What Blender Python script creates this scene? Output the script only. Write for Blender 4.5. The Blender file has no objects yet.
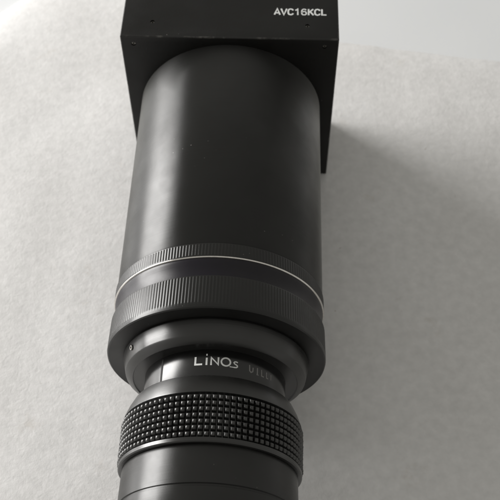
import bpy, bmesh, math, random
from mathutils import Vector, Matrix, noise

random.seed(7)
sc = bpy.context.scene
col = sc.collection
MM = 0.001
PI = math.pi

# ------------------------------------------------------------------ camera
CAM = Vector((20.885, -320.344, 394.79))
PITCH, YAW, ROLL = 0.9711, -0.0384, -0.00913
fwd = Vector((math.sin(YAW)*math.cos(PITCH), math.cos(YAW)*math.cos(PITCH), -math.sin(PITCH)))
rt = Vector((math.cos(YAW), -math.sin(YAW), 0))
up = rt.cross(fwd)
r2 = rt*math.cos(ROLL) + up*math.sin(ROLL)
u2 = -rt*math.sin(ROLL) + up*math.cos(ROLL)
cd = bpy.data.cameras.new('camera')
cam = bpy.data.objects.new('camera', cd)
col.objects.link(cam)
m = Matrix((r2, u2, -fwd)).transposed().to_4x4()
m.translation = CAM*MM
cam.matrix_world = m
cd.sensor_width = 36
cd.lens = 940.695/500*36
cd.clip_start = 0.01
cd.clip_end = 50
cd.dof.use_dof = True
cd.dof.focus_distance = (Vector((0, -135, 88)) - CAM).dot(fwd)*MM
cd.dof.aperture_fstop = 27
sc.camera = cam

# ------------------------------------------------------------------ light
world = bpy.data.worlds.new('World')
sc.world = world
world.use_nodes = True
bg = world.node_tree.nodes['Background']
bg.inputs['Color'].default_value = (1.0, 0.98, 0.91, 1)
bg.inputs['Strength'].default_value = 0.35

def window_light(name, az, el, dist, w, h, power, colr):
    # az: degrees behind the left-hand (-x) direction
    d = Vector((-math.cos(math.radians(az))*math.cos(math.radians(el)),
                math.sin(math.radians(az))*math.cos(math.radians(el)),
                math.sin(math.radians(el))))
    ld = bpy.data.lights.new(name, 'AREA')
    ld.shape = 'RECTANGLE'
    ld.size, ld.size_y = w, h
    ld.energy = power
    ld.color = colr
    o = bpy.data.objects.new(name, ld)
    o.location = d*dist
    o.rotation_euler = (-d).to_track_quat('-Z', 'Y').to_euler()
    col.objects.link(o)
    return o
window_light('window_light', 19, 17, 1.3, 1.05, 0.70, 37, (1.0, 0.985, 0.965))

vs = sc.view_settings
vs.view_transform = 'Standard'
vs.look = 'None'
vs.exposure = 0.0
vs.gamma = 1.0
vs.use_curve_mapping = False
sc.render.engine = 'CYCLES'

# ------------------------------------------------------------------ materials
def new_mat(name):
    mt = bpy.data.materials.new(name)
    mt.use_nodes = True
    nt = mt.node_tree
    b = nt.nodes['Principled BSDF']
    tc = nt.nodes.new('ShaderNodeTexCoord')
    return mt, nt, b, tc

def noise_tex(nt, tc, scale, detail=3.0, rough=0.55, vec=None):
    n = nt.nodes.new('ShaderNodeTexNoise')
    n.inputs['Scale'].default_value = scale
    n.inputs['Detail'].default_value = detail
    n.inputs['Roughness'].default_value = rough
    nt.links.new(vec if vec else tc.outputs['Object'], n.inputs['Vector'])
    return n

def ramp(nt, src, p0, c0, p1, c1):
    r = nt.nodes.new('ShaderNodeValToRGB')
    r.color_ramp.elements[0].position = p0
    r.color_ramp.elements[1].position = p1
    r.color_ramp.elements[0].color = c0 if len(c0) == 4 else (*c0, 1)
    r.color_ramp.elements[1].color = c1 if len(c1) == 4 else (*c1, 1)
    nt.links.new(src, r.inputs['Fac'])
    return r

def maprange(nt, src, a, b, c, d):
    r = nt.nodes.new('ShaderNodeMapRange')
    for k, v in zip(('From Min', 'From Max', 'To Min', 'To Max'), (a, b, c, d)):
        r.inputs[k].default_value = v
    nt.links.new(src, r.inputs['Value'])
    return r

def bump(nt, b, src, strength, dist, prev=None):
    n = nt.nodes.new('ShaderNodeBump')
    n.inputs['Strength'].default_value = strength
    n.inputs['Distance'].default_value = dist
    nt.links.new(src, n.inputs['Height'])
    if prev:
        nt.links.new(prev.outputs['Normal'], n.inputs['Normal'])
    nt.links.new(n.outputs['Normal'], b.inputs['Normal'])
    return n

def black_metal(name, c, rough, ior=1.6, grain=0.06, gscale=2600, dust=0.35, aniso=False, sheen=0.0):
    mt, nt, b, tc = new_mat(name)
    n1 = noise_tex(nt, tc, 60, 4)
    n2 = noise_tex(nt, tc, gscale, 2)
    cr = ramp(nt, n1.outputs['Fac'], .35, tuple(x*.85 for x in c), .7, tuple(x*1.15 for x in c))
    # a few pale dust specks
    v = nt.nodes.new('ShaderNodeTexVoronoi')
    v.inputs['Scale'].default_value = 260
    v.inputs['Randomness'].default_value = 1
    nt.links.new(tc.outputs['Object'], v.inputs['Vector'])
    dm = ramp(nt, v.outputs['Distance'], .035, (1, 1, 1), .075, (0, 0, 0))
    n3 = noise_tex(nt, tc, 45, 2)
    dk = ramp(nt, n3.outputs['Fac'], .58, (0, 0, 0), .66, (1, 1, 1))
    mu = nt.nodes.new('ShaderNodeMath'); mu.operation = 'MULTIPLY'
    nt.links.new(dm.outputs['Color'], mu.inputs[0]); nt.links.new(dk.outputs['Color'], mu.inputs[1])
    mu2 = nt.nodes.new('ShaderNodeMath'); mu2.operation = 'MULTIPLY'
    nt.links.new(mu.outputs[0], mu2.inputs[0]); mu2.inputs[1].default_value = dust
    mx = nt.nodes.new('ShaderNodeMix'); mx.data_type = 'RGBA'
    nt.links.new(mu2.outputs[0], mx.inputs['Factor'])
    nt.links.new(cr.outputs['Color'], mx.inputs['A'])
    mx.inputs['B'].default_value = (.22, .21, .2, 1)
    nt.links.new(mx.outputs['Result'], b.inputs['Base Color'])
    ns = noise_tex(nt, tc, 26, 6, .65)
    rr = maprange(nt, ns.outputs['Fac'], .32, .68, rough*.8, rough*1.28)
    nt.links.new(rr.outputs['Result'], b.inputs['Roughness'])
    b.inputs['IOR'].default_value = ior
    bp = bump(nt, b, n2.outputs['Fac'], grain, .00015)
    if aniso:      # faint turning marks round the axis
        mp = nt.nodes.new('ShaderNodeMapping')
        mp.inputs['Scale'].default_value = (14, 1700, 14)
        nt.links.new(tc.outputs['Object'], mp.inputs['Vector'])
        tn = noise_tex(nt, tc, 1, 3, .6, mp.outputs['Vector'])
        bump(nt, b, tn.outputs['Fac'], .22, .00012, bp)
    if sheen:      # added sheen paints in extra glare at grazing angles
        b.inputs['Sheen Weight'].default_value = sheen
        b.inputs['Sheen Roughness'].default_value = .34
        b.inputs['Sheen Tint'].default_value = (.95, .95, .92, 1)
    if aniso:      # lathe-turned: the sheen smears along the optical axis
        tg = nt.nodes.new('ShaderNodeTangent')
        tg.direction_type = 'RADIAL'; tg.axis = 'Y'
        nt.links.new(tg.outputs['Tangent'], b.inputs['Tangent'])
        b.inputs['Anisotropic'].default_value = aniso
        b.inputs['Anisotropic Rotation'].default_value = .25
    return mt

M_body = black_metal('black_anodised_body', (.0048, .0046, .004), .46, 1.4, .38, 1900, .6)
M_tube = black_metal('black_satin_tube', (.0024, .0024, .0019), .38, 1.49, .02, 1800, .6, .9, .38)
M_ring = black_metal('black_anodised_ring', (.0065, .0065, .006), .39, 1.55, .05, 2600, .4, .8)
M_gloss = black_metal('black_gloss_groove', (.006, .0045, .0085), .4, 1.48, .02, 2600, .1, .8)
M_barrel = black_metal('black_gloss_barrel', (.003, .003, .003), .24, 1.65, .02, 2600, .1)
M_knurl = black_metal('black_knurled_ring', (.012, .0118, .011), .34, 1.75, .05, 2600, .1)
M_shoulder = black_metal('black_turned_shoulder', (.006, .006, .0055), .32, 1.75, .03, 2600, .4, .8)
M_inner = black_metal('matte_black_bore', (.004, .004, .004), .7, 1.4, .1, 2600, 0)

def plain(name, c, rough, metal=0, ior=1.5):
    mt, nt, b, tc = new_mat(name)
    n1 = noise_tex(nt, tc, 700, 3)
    cr = ramp(nt, n1.outputs['Fac'], .3, tuple(x*.82 for x in c), .7, c)
    nt.links.new(cr.outputs['Color'], b.inputs['Base Color'])
    b.inputs['Roughness'].default_value = rough
    b.inputs['Metallic'].default_value = metal
    b.inputs['IOR'].default_value = ior
    return mt
M_silver = plain('bare_aluminium_edge', (.88, .85, .81), .14, 1)
M_screw = plain('dark_steel_screw', (.30, .29, .27), .35, 1)
M_print = plain('white_print', (.80, .81, .80), .6)
M_engrave = plain('dim_grey_print', (.24, .235, .23), .6)  # white engraving in dim light, the dimness painted into its colour

def edge_mat():
    mt, nt, b, tc = new_mat('worn_black_edge')
    n = noise_tex(nt, tc, 120, 6, .7)
    c = ramp(nt, n.outputs['Fac'], .5, (.008, .0078, .007), .68, (.10, .095, .088))
    nt.links.new(c.outputs[0], b.inputs['Base Color'])
    b.inputs['Roughness'].default_value = .42
    return mt
M_edge = edge_mat()

def glass_mat():
    mt, nt, b, tc = new_mat('coated_lens_glass')
    n1 = noise_tex(nt, tc, 20, 2)
    cr = ramp(nt, n1.outputs['Fac'], .3, (.01, .008, .016), .7, (.014, .01, .02))
    nt.links.new(cr.outputs['Color'], b.inputs['Base Color'])
    b.inputs['Roughness'].default_value = .03
    b.inputs['Coat Weight'].default_value = .6
    return mt
M_glass = glass_mat()

def foam_mat():
    mt, nt, b, tc = new_mat('white_packing_foam')
    big = noise_tex(nt, tc, 16, 4)
    mid = noise_tex(nt, tc, 210, 4, .6)
    v = nt.nodes.new('ShaderNodeTexVoronoi')
    v.feature = 'SMOOTH_F1'
    v.inputs['Scale'].default_value = 400
    v.inputs['Smoothness'].default_value = .6
    warp = noise_tex(nt, tc, 160, 2)
    add = nt.nodes.new('ShaderNodeMixRGB'); add.blend_type = 'LINEAR_LIGHT'; add.inputs[0].default_value = .004
    nt.links.new(tc.outputs['Object'], add.inputs[1]); nt.links.new(warp.outputs['Color'], add.inputs[2])
    nt.links.new(add.outputs[0], v.inputs['Vector'])
    fine = noise_tex(nt, tc, 1500, 2)
    c1 = ramp(nt, mid.outputs['Fac'], .3, (.72, .715, .71), .72, (.83, .822, .818))
    c2 = ramp(nt, big.outputs['Fac'], .3, (.93, .925, .92), .7, (1, 1, 1))
    mx = nt.nodes.new('ShaderNodeMixRGB'); mx.blend_type = 'MULTIPLY'; mx.inputs[0].default_value = 1
    nt.links.new(c1.outputs[0], mx.inputs[1]); nt.links.new(c2.outputs[0], mx.inputs[2])
    # faint brownish smudges and a few tiny specks of dirt
    sm = noise_tex(nt, tc, 38, 5, .7)
    sk = ramp(nt, sm.outputs['Fac'], .62, (1, 1, 1), .78, (.86, .83, .79))
    m2 = nt.nodes.new('ShaderNodeMixRGB'); m2.blend_type = 'MULTIPLY'; m2.inputs[0].default_value = 1
    nt.links.new(mx.outputs[0], m2.inputs[1]); nt.links.new(sk.outputs[0], m2.inputs[2])
    v2 = nt.nodes.new('ShaderNodeTexVoronoi'); v2.inputs['Scale'].default_value = 55
    nt.links.new(add.outputs[0], v2.inputs['Vector'])
    sp = ramp(nt, v2.outputs['Distance'], .015, (.62, .58, .53), .04, (1, 1, 1))
    m3 = nt.nodes.new('ShaderNodeMixRGB'); m3.blend_type = 'MULTIPLY'; m3.inputs[0].default_value = .8
    nt.links.new(m2.outputs[0], m3.inputs[1]); nt.links.new(sp.outputs[0], m3.inputs[2])
    nt.links.new(m3.outputs[0], b.inputs['Base Color'])
    b.inputs['Roughness'].default_value = .28
    b.inputs['Specular IOR Level'].default_value = .5
    b1 = bump(nt, b, mid.outputs['Fac'], .08, .0005)
    b2 = bump(nt, b, v.outputs['Distance'], .2, .0003, b1)
    bump(nt, b, fine.outputs['Fac'], .24, .0002, b2)
    return mt
M_foam = foam_mat()

def board_mat():
    mt, nt, b, tc = new_mat('smooth_white_board')
    n = noise_tex(nt, tc, 9, 3)
    c = ramp(nt, n.outputs['Fac'], .3, (.76, .775, .79), .7, (.80, .81, .82))
    nt.links.new(c.outputs[0], b.inputs['Base Color'])
    b.inputs['Roughness'].default_value = .45
    n2 = noise_tex(nt, tc, 300, 2)
    bump(nt, b, n2.outputs['Fac'], .05, .0004)
    return mt
M_board = board_mat()

# ------------------------------------------------------------------ helpers
def link(name, me, mat, parent=None):
    o = bpy.data.objects.new(name, me)
    col.objects.link(o)
    if mat is not None and not me.materials:
        me.materials.append(mat)
    if parent:
        o.parent = parent
    return o

def mesh_from(name, verts, faces, sharp=35, scale=MM):
    me = bpy.data.meshes.new(name)
    me.from_pydata([tuple(c*scale for c in v) for v in verts], [], faces)
    bm = bmesh.new(); bm.from_mesh(me)
    bmesh.ops.recalc_face_normals(bm, faces=bm.faces)
    bm.to_mesh(me); bm.free()
    me.shade_smooth()
    me.set_sharp_from_angle(angle=math.radians(sharp))
    return me

TX, TZ = -0.322, 48.184      # optical axis (mm); s runs from the body's front towards the viewer (-y)
def on_axis(s, r, a):
    return (TX + r*math.sin(a), -s, TZ + r*math.cos(a))

def lathe(name, prof, mat, parent, n=240, rfun=None, sharp=35, closed=False, cap_ends=False):
    """prof: list of (s, r, k); k scales the knurl depth function rfun(angle) subtracted from r"""
    verts, faces = [], []
    for p in prof:
        s, r = p[0], p[1]
        k = p[2] if len(p) > 2 else 0
        for i in range(n):
            a = 2*PI*i/n
            rr = r - (k*rfun(i) if (k and rfun) else 0)
            verts.append(on_axis(s, rr, a))
    np_ = len(prof)
    for j in range(np_ - (0 if closed else 1)):
        j2 = (j+1) % np_
        for i in range(n):
            i2 = (i+1) % n
            faces.append((j*n+i, j*n+i2, j2*n+i2, j2*n+i))
    if cap_ends:
        faces.append(tuple(range(n)))
        faces.append(tuple((np_-1)*n+i for i in range(n)))
    me = mesh_from(name, verts, faces, sharp)
    return link(name, me, mat, parent)

def strokes(name, glyphs, place, mat, parent, h=.05):
    """glyphs: list of (polyline [(u, v)], closed, width), mm; place((u, v), height) gives the 3-D point"""
    verts, faces = [], []
    for gi, (pts, closed, ww) in enumerate(glyphs):
        n = len(pts)
        L, R = [], []
        for i in range(n):
            pa = Vector(pts[i-1]) if (i > 0 or closed) else None
            pb = Vector(pts[i])
            pc = Vector(pts[(i+1) % n]) if (i < n-1 or closed) else None
            d1 = (pb-pa).normalized() if pa else (pc-pb).normalized()
            d2 = (pc-pb).normalized() if pc else d1
            t = (d1+d2)
            t = t.normalized() if t.length > 1e-6 else d1
            nn = Vector((-t.y, t.x))
            k = 1/max(nn.dot(Vector((-d1.y, d1.x))), .55)
            L.append(pb + nn*ww/2*k); R.append(pb - nn*ww/2*k)
        base = len(verts)
        hi = h + .012*(gi % 3)
        for i in range(n):
            for q, hh in ((L[i], hi), (R[i], hi), (L[i], -.05), (R[i], -.05)):
                verts.append(place(q, hh))
        seg = n if closed else n-1
        for i in range(seg):
            a_ = base + 4*i; b_ = base + 4*((i+1) % n)
            faces += [(a_, b_, b_+1, a_+1), (a_, a_+2, b_+2, b_), (a_+1, b_+1, b_+3, a_+3)]
        if not closed:
            e = base + 4*(n-1)
            faces += [(base, base+1, base+3, base+2), (e, e+2, e+3, e+1)]
    return link(name, mesh_from(name, verts, faces, 35), mat, parent)

def strokes_on_barrel(name, glyphs, s_base, ang0, r, mat, parent, h=.05):
    return strokes(name, glyphs, lambda q, hh: on_axis(s_base - q[1], r + hh, ang0 + q[0]/r), mat, parent, h)

def tag(o, label, cat=None, group=None, kind=None):
    if label: o['label'] = label
    if cat: o['category'] = cat
    if group: o['group'] = group
    if kind: o['kind'] = kind

# ------------------------------------------------------------------ setting
# smooth white tabletop
me = bpy.data.meshes.new('tabletop')
bm = bmesh.new()
bmesh.ops.create_cube(bm, size=1)
for v in bm.verts:
    v.co = Vector((v.co.x*1.6, v.co.y*1.4 + .1, v.co.z*.03 - .0223))
bmesh.ops.bevel(bm, geom=list(bm.edges), offset=.003, segments=2, affect='EDGES')
bm.to_mesh(me); bm.free()
tb = link('tabletop', me, M_board)
tb['kind'] = 'structure'

# foam sheet: far edge runs from behind the body down to the right
def far_edge(x):
    if x > 45:
        y = 109 - .20*(x-45) + .00035*(x-45)**2
    elif x > -60:
        t = (45-x)/105; y = 109 + 9*t + 42*t*t*(3-2*t)
    else:
        y = 160 - .0112*max(-x-95, 0)**2
    y = max(y, -60)
    return y + 1.6*noise.noise(Vector((x*.03, 3.1, 0))) + .6*noise.noise(Vector((x*.15, 7.7, 0)))
def foam_z(x, y):
    # gentle undulation, flat under the camera
    d = math.hypot(max(abs(x)-52, 0), max(y-40, 0, -2-y))
    f = min(max((d-6)/50, 0), 1); f = f*f*(3-2*f)
    z = 1.1*noise.noise(Vector((x*.011, y*.011, 1.3))) + .35*noise.noise(Vector((x*.04, y*.04, 5.2)))
    z = z*f
    # the edge sags over its rounded rim
    e = far_edge(x) - y
    w = 22 + 26*min(max((-40-x)/60, 0), 1)
    if e < w:
        z -= 4.0*(1 - e/w)**2
    return z
xs = [-420 + 5*i for i in range(169)]
NY = 130
Y0 = -420
verts, faces = [], []
for x in xs:
    ye = far_edge(x)
    for j in range(NY+1):
        t = j/NY
        y = Y0 + (ye-Y0)*t
        verts.append((x, y, foam_z(x, y)))
nt_ = len(verts)
for i, x in enumerate(xs):
    for j in range(NY+1):
        vx, vy, vz = verts[i*(NY+1)+j]
        verts.append((vx, vy, vz-1.6))
def vid(i, j, low=0): return low*nt_ + i*(NY+1) + j
for i in range(len(xs)-1):
    for j in range(NY):
        faces.append((vid(i, j), vid(i+1, j), vid(i+1, j+1), vid(i, j+1)))
        faces.append((vid(i, j, 1), vid(i, j+1, 1), vid(i+1, j+1, 1), vid(i+1, j, 1)))
    for j in (0, NY):
        faces.append((vid(i, j), vid(i+1, j), vid(i+1, j, 1), vid(i, j, 1)))
for j in range(NY):
    for i in (0, len(xs)-1):
        faces.append((vid(i, j), vid(i, j+1), vid(i, j+1, 1), vid(i, j, 1)))
fo = link('foam_sheet', mesh_from('foam_sheet', verts, faces, 50), M_foam)
fo['kind'] = 'structure'

# ------------------------------------------------------------------ the camera with its lens
root = bpy.data.objects.new('line_scan_camera', None)
root.empty_display_size = .02
col.objects.link(root)
tag(root, 'black industrial line scan camera with long tube and lens lying on white foam', 'camera')

# body: bevelled box with small screw holes
H = 96.4
D = 38.0
me = bpy.data.meshes.new('body')
bm = bmesh.new()
bmesh.ops.create_cube(bm, size=1)
for v in bm.verts:
    v.co = Vector((v.co.x*100, (v.co.y+.5)*D, (v.co.z+.5)*H))*MM
bv = bmesh.ops.bevel(bm, geom=list(bm.edges), offset=.0006, segments=3, profile=.6, affect='EDGES')
for f in bv['faces']:
    if f.calc_area() < 2e-4: f.material_index = 1
bm.to_mesh(me); bm.free()
me.shade_smooth(); me.set_sharp_from_angle(angle=math.radians(40))
me.materials.append(M_body); me.materials.append(M_edge)
body = link('body', me, None, root)
holes = [((-35.8, 9.8, H), 'z'), ((35.6, 8.9, H), 'z'), ((-35.8, 29.0, H), 'z'), ((35.6, 29.0, H), 'z'),
         ((-44.1, 0, 91.6), 'y'), ((43.6, 0, 91.8), 'y'), ((-44.1, 0, 4.8), 'y'), ((43.6, 0, 4.8), 'y')]
cb = bmesh.new()
for (x, y, z), ax in holes:
    mt4 = Matrix.Translation(Vector((x, y, z))*MM)
    if ax == 'y': mt4 = mt4 @ Matrix.Rotation(PI/2, 4, 'X')
    bmesh.ops.create_cone(cb, cap_ends=True, segments=20, radius1=.00105, radius2=.00105, depth=.005, matrix=mt4)
cme = bpy.data.meshes.new('hole_cutter'); cb.to_mesh(cme); cb.free()
cut = bpy.data.objects.new('hole_cutter', cme); col.objects.link(cut)
md = body.modifiers.new('holes', 'BOOLEAN'); md.operation = 'DIFFERENCE'; md.object = cut; md.solver = 'EXACT'
dg = bpy.context.evaluated_depsgraph_get()
nm = bpy.data.meshes.new_from_object(body.evaluated_get(dg))
body.modifiers.clear()
body.data = nm; nm.name = 'body'
nm.set_sharp_from_angle(angle=math.radians(40))
bpy.data.objects.remove(cut); bpy.data.meshes.remove(cme)

def screw_mesh():
    """hex-socket grub screw, axis +z, top at z=0"""
    b = bmesh.new()
    n = 24
    rings = [(.95, -1.0), (.95, -.12), (.84, 0.0)]
    vs_ = [[b.verts.new((r*math.cos(2*PI*i/n)*MM, r*math.sin(2*PI*i/n)*MM, z*MM)) for i in range(n)] for r, z in rings]
    hexr = []
    for i in range(n):
        a = 2*PI*i/n
        k = (a % (PI/3)) - PI/6
        hexr.append(.42/math.cos(k))
    vs_.append([b.verts.new((hexr[i]*math.cos(2*PI*i/n)*MM, hexr[i]*math.sin(2*PI*i/n)*MM, 0)) for i in range(n)])
    vs_.append([b.verts.new((hexr[i]*math.cos(2*PI*i/n)*MM, hexr[i]*math.sin(2*PI*i/n)*MM, -.8*MM)) for i in range(n)])
    for q in range(len(vs_)-1):
        for i in range(n):
            b.faces.new((vs_[q][i], vs_[q][(i+1) % n], vs_[q+1][(i+1) % n], vs_[q+1][i]))
    b.faces.new(vs_[-1]); b.faces.new(vs_[0])
    bmesh.ops.recalc_face_normals(b, faces=b.faces)
    me_ = bpy.data.meshes.new('screw'); b.to_mesh(me_); b.free()
    me_.shade_smooth(); me_.set_sharp_from_angle(angle=math.radians(35))
    me_.materials.append(M_screw)
    return me_
SM = screw_mesh()
for (x, y, z), ax in holes:
    o = link('screw', SM, None, body)
    if ax == 'z':
        o.location = Vector((x, y, z-.55))*MM
    else:
        o.location = Vector((x, y+.55, z))*MM
        o.rotation_euler = (PI/2, 0, 0)

# white model lettering on the body's top
AV = {
    'A': [[(.1, 0), (1.3, 5), (2.5, 0)], [(.6, 1.5), (2.0, 1.5)]],
    'V': [[(.1, 5), (1.3, 0), (2.5, 5)]],
    'C': [[(2.35, 3.7), (2.1, 4.5), (1.4, 4.9), (.7, 4.6), (.3, 3.7), (.25, 2.5), (.3, 1.3), (.7, .4), (1.4, .1), (2.1, .5), (2.35, 1.3)]],
    '1': [[(.5, 3.8), (1.1, 4.2), (1.5, 4.9), (1.5, 0)]],
    '6': [[(2.2, 4.1), (1.9, 4.7), (1.3, 4.9), (.7, 4.5), (.35, 3.5), (.3, 2.0), (.45, .8), (.9, .2), (1.4, .1), (2.0, .4), (2.3, 1.1), (2.3, 1.9), (2.0, 2.7), (1.4, 3.0), (.8, 2.7), (.35, 2.0)]],
    'K': [[(.4, 0), (.4, 5)], [(2.4, 5), (.6, 2.2)], [(1.1, 2.9), (2.5, 0)]],
    'L': [[(.4, 5), (.4, .35), (2.3, .35)]],
}
GA = []
for k, ch in enumerate('AVC16KCL'):
    for pl in AV[ch]:
        GA.append(([(20.2 + 3.1*k + u*1.07, 15.9 + v_*.82) for u, v_ in pl], False, .62 if ch == '6' else .76))
lt = strokes('lettering', GA, lambda q, h: (q[0], q[1], H + h), M_print, body)
lt['label'] = 'white printed model lettering AVC16KCL on the body top'

# long smooth tube
lathe('extension_tube', [(-.5, 40), (-.5, 43.7), (.3, 43.97), (110.0, 44.0), (110.5, 43.8), (110.5, 40)], M_tube, root, n=360)

# fine-knurled locking ring with bare metal edge
NF = 216; PER = 6
def vknurl(i):
    t = (i % PER)/PER
    return (1-math.cos(2*PI*t))/2
lk = lathe('locking_ring', [(110.52, 43.0), (110.52, 43.9), (110.9, 44.35), (111.2, 44.4, .0), (111.5, 44.5, .17),
                            (116.3, 44.6, .17), (116.6, 44.55, 0), (116.95, 44.5), (116.95, 42.5)],
           M_ring, root, n=NF*PER, rfun=vknurl)
lathe('bare_metal_edge', [(116.96, 43.0), (117.0, 44.5), (117.15, 44.6), (117.4, 44.58), (117.62, 44.2), (117.62, 43.0)], M_silver, lk, n=360, sharp=60)
# glossy recessed neck
lathe('neck_groove', [(117.45, 43.0), (117.5, 43.9), (117.9, 44.1), (119.0, 43.95), (120.3, 43.6), (121.8, 43.35), (123.3, 43.3), (124.6, 43.4), (125.6, 43.55), (125.6, 42)], M_gloss, root, n=360, sharp=50)
# wide finely knurled ring
lathe('wide_knurled_ring', [(125.4, 41), (125.4, 43.6), (125.9, 44.35), (126.2, 44.45), (126.6, 44.75, .17),
                            (137.9, 45.0, .17), (138.3, 44.98, 0), (139.3, 45.0), (140.1, 44.8), (140.45, 44.3), (140.3, 44.0), (140.3, 30)],
      M_ring, root, n=NF*PER, rfun=vknurl)
# adapter collar
ad = lathe('adapter_collar', [(140.0, 37.2), (141.3, 38.0), (141.6, 38.05), (147.4, 36.7), (147.9, 36.5), (149.6, 34.0), (149.8, 33.5),
                              (149.4, 33.2), (149.4, 26)], M_shoulder, root, n=300)
o = link('set_screw', SM, None, ad)
a = math.radians(-60.5)
p = Vector(on_axis(144.2, 37.95, a))
nrm = Vector((math.sin(a), -.22, math.cos(a))).normalized()
o.location = p*MM
o.scale = (1.15, 1.15, 1.15)
o.rotation_euler = nrm.to_track_quat('Z', 'Y').to_euler()

# glossy lens barrel with lettering
br = lathe('lens_barrel', [(148.5, 27.6), (148.9, 28.4), (149.3, 28.5), (160.5, 28.5), (161.0, 28.2), (165, 28.2), (165, 20)], M_barrel, root, n=300)

def circ(cx, cy, rx, ry, n=22, a0=0, a1=2*PI, closed=True):
    return [(cx+rx*math.cos(a0+(a1-a0)*i/(n if closed else n-1)), cy+ry*math.sin(a0+(a1-a0)*i/(n if closed else n-1))) for i in range(n)]
G = [
    ([(.4, 3.55), (.4, .34), (3.1, .34)], False, .72),                       # L
    ([(4.75, .0), (4.75, 3.1)], False, .7),                                  # i
    ([(4.5, 4.35), (5.0, 4.35)], False, .75),                                # its dot
    ([(6.5, .0), (6.5, 3.2), (9.2, .35), (9.2, 3.4)], False, .66),           # N
    (circ(12.1, 1.7, 1.75, 1.65), True, .62),                                 # O
    ([(13.6, -.1), (15.2, -.1)], False, .35),                                # joining dash
    ([(16.75, 2.1), (16.2, 2.35), (15.6, 2.3), (15.25, 1.9), (15.45, 1.45), (16.1, 1.15), (16.6, .8), (16.65, .35), (16.3, .0), (15.7, -.1), (15.2, -.1)], False, .5),  # S
]
lo = strokes_on_barrel('lettering', G, 156.1, math.radians(-13.6), 28.5, M_print, br)
lo['label'] = 'white printed maker lettering LINOS on the lens barrel'
# faint marks further round the barrel, their dim lighting put into the grey
G2 = [
    ([(0, 3.3), (.1, .9), (.7, .35), (1.5, .9), (1.6, 2.6)], False, .5),
    ([(3.6, 3.1), (3.6, .2)], False, .55),
    ([(3.2, .2), (4.2, .2)], False, .4),
    ([(5.7, 3.0), (5.7, .4), (6.9, .4)], False, .45),
    ([(8.3, 2.9), (8.3, .5), (9.3, .5)], False, .45),
    ([(10.9, 2.8), (10.9, .5)], False, .45),
]
strokes_on_barrel('dim_marking', G2, 157.0, math.radians(30), 28.5, M_engrave, br)
# dark clamping slot that breaks the window reflection on the barrel's left
sl = strokes_on_barrel('clamp_slot', [([(0, 0), (0, 5.2), (.1, 10.6)], False, 1.0)], 160.6, math.radians(-43.5), 28.5, M_inner, br, h=.1)

# focus ring: smooth flared shoulder, then cross-cut knurl
NS = 95
fr = lathe('focus_ring', [(161.9, 27), (161.9, 31.6), (162.3, 32.0), (166.0, 33.8), (169.6, 35.1), (170.3, 35.2), (170.7, 34.0),
                          (187.5, 34.0), (187.9, 35.3), (189.2, 35.3), (189.6, 34.9), (189.6, 28)], M_shoulder, root, n=300)
verts, faces = [], []
rows = 7
ds = 2.4
for rw in range(rows):
    s0 = 170.95 + rw*ds
    for c in range(NS):
        a0 = 2*PI*c/NS
        da = 2*PI/NS
        b0 = len(verts)
        jr = random.uniform(-.08, .05)
        for (f, r) in ((.45, 33.9), (.35, 35.1+jr*.6), (.2, 35.68+jr)):
            for (ua, us) in ((-1, -1), (1, -1), (1, 1), (-1, 1)):
                verts.append(on_axis(s0 + ds*.5 + us*f*ds, r, a0 + ua*f*da))
        verts.append(on_axis(s0 + ds*.5, 35.8+jr, a0))
        for q in range(2):
            for k in range(4):
                k2 = (k+1) % 4
                faces.append((b0+q*4+k, b0+q*4+k2, b0+q*4+4+k2, b0+q*4+4+k))
        for k in range(4):
            faces.append((b0+8+k, b0+8+(k+1) % 4, b0+12))
kn = link('knurl_studs', mesh_from('knurl_studs', verts, faces, 50), M_knurl, fr)
kn['kind'] = 'stuff'
# front ring and glass
ft = lathe('front_ring', [(189.0, 26), (189.3, 33.0), (190.0, 33.6), (191.2, 33.8), (204, 34.0), (204.3, 33.6), (205.0, 33.6), (205.3, 34.1), (216.5, 34.2),
                          (217.3, 33.7), (217.3, 32.2), (216, 31.8), (206, 30.5), (206, 20)], M_ring, root, n=300)
gp = []
for i in range(13):
    t = i/12
    gp.append((207.5 + 4.5*(1-t*t), max(30*t, .02)))
gl = lathe('front_glass', gp + [(206.0, 30)], M_glass, root, n=120, sharp=60)
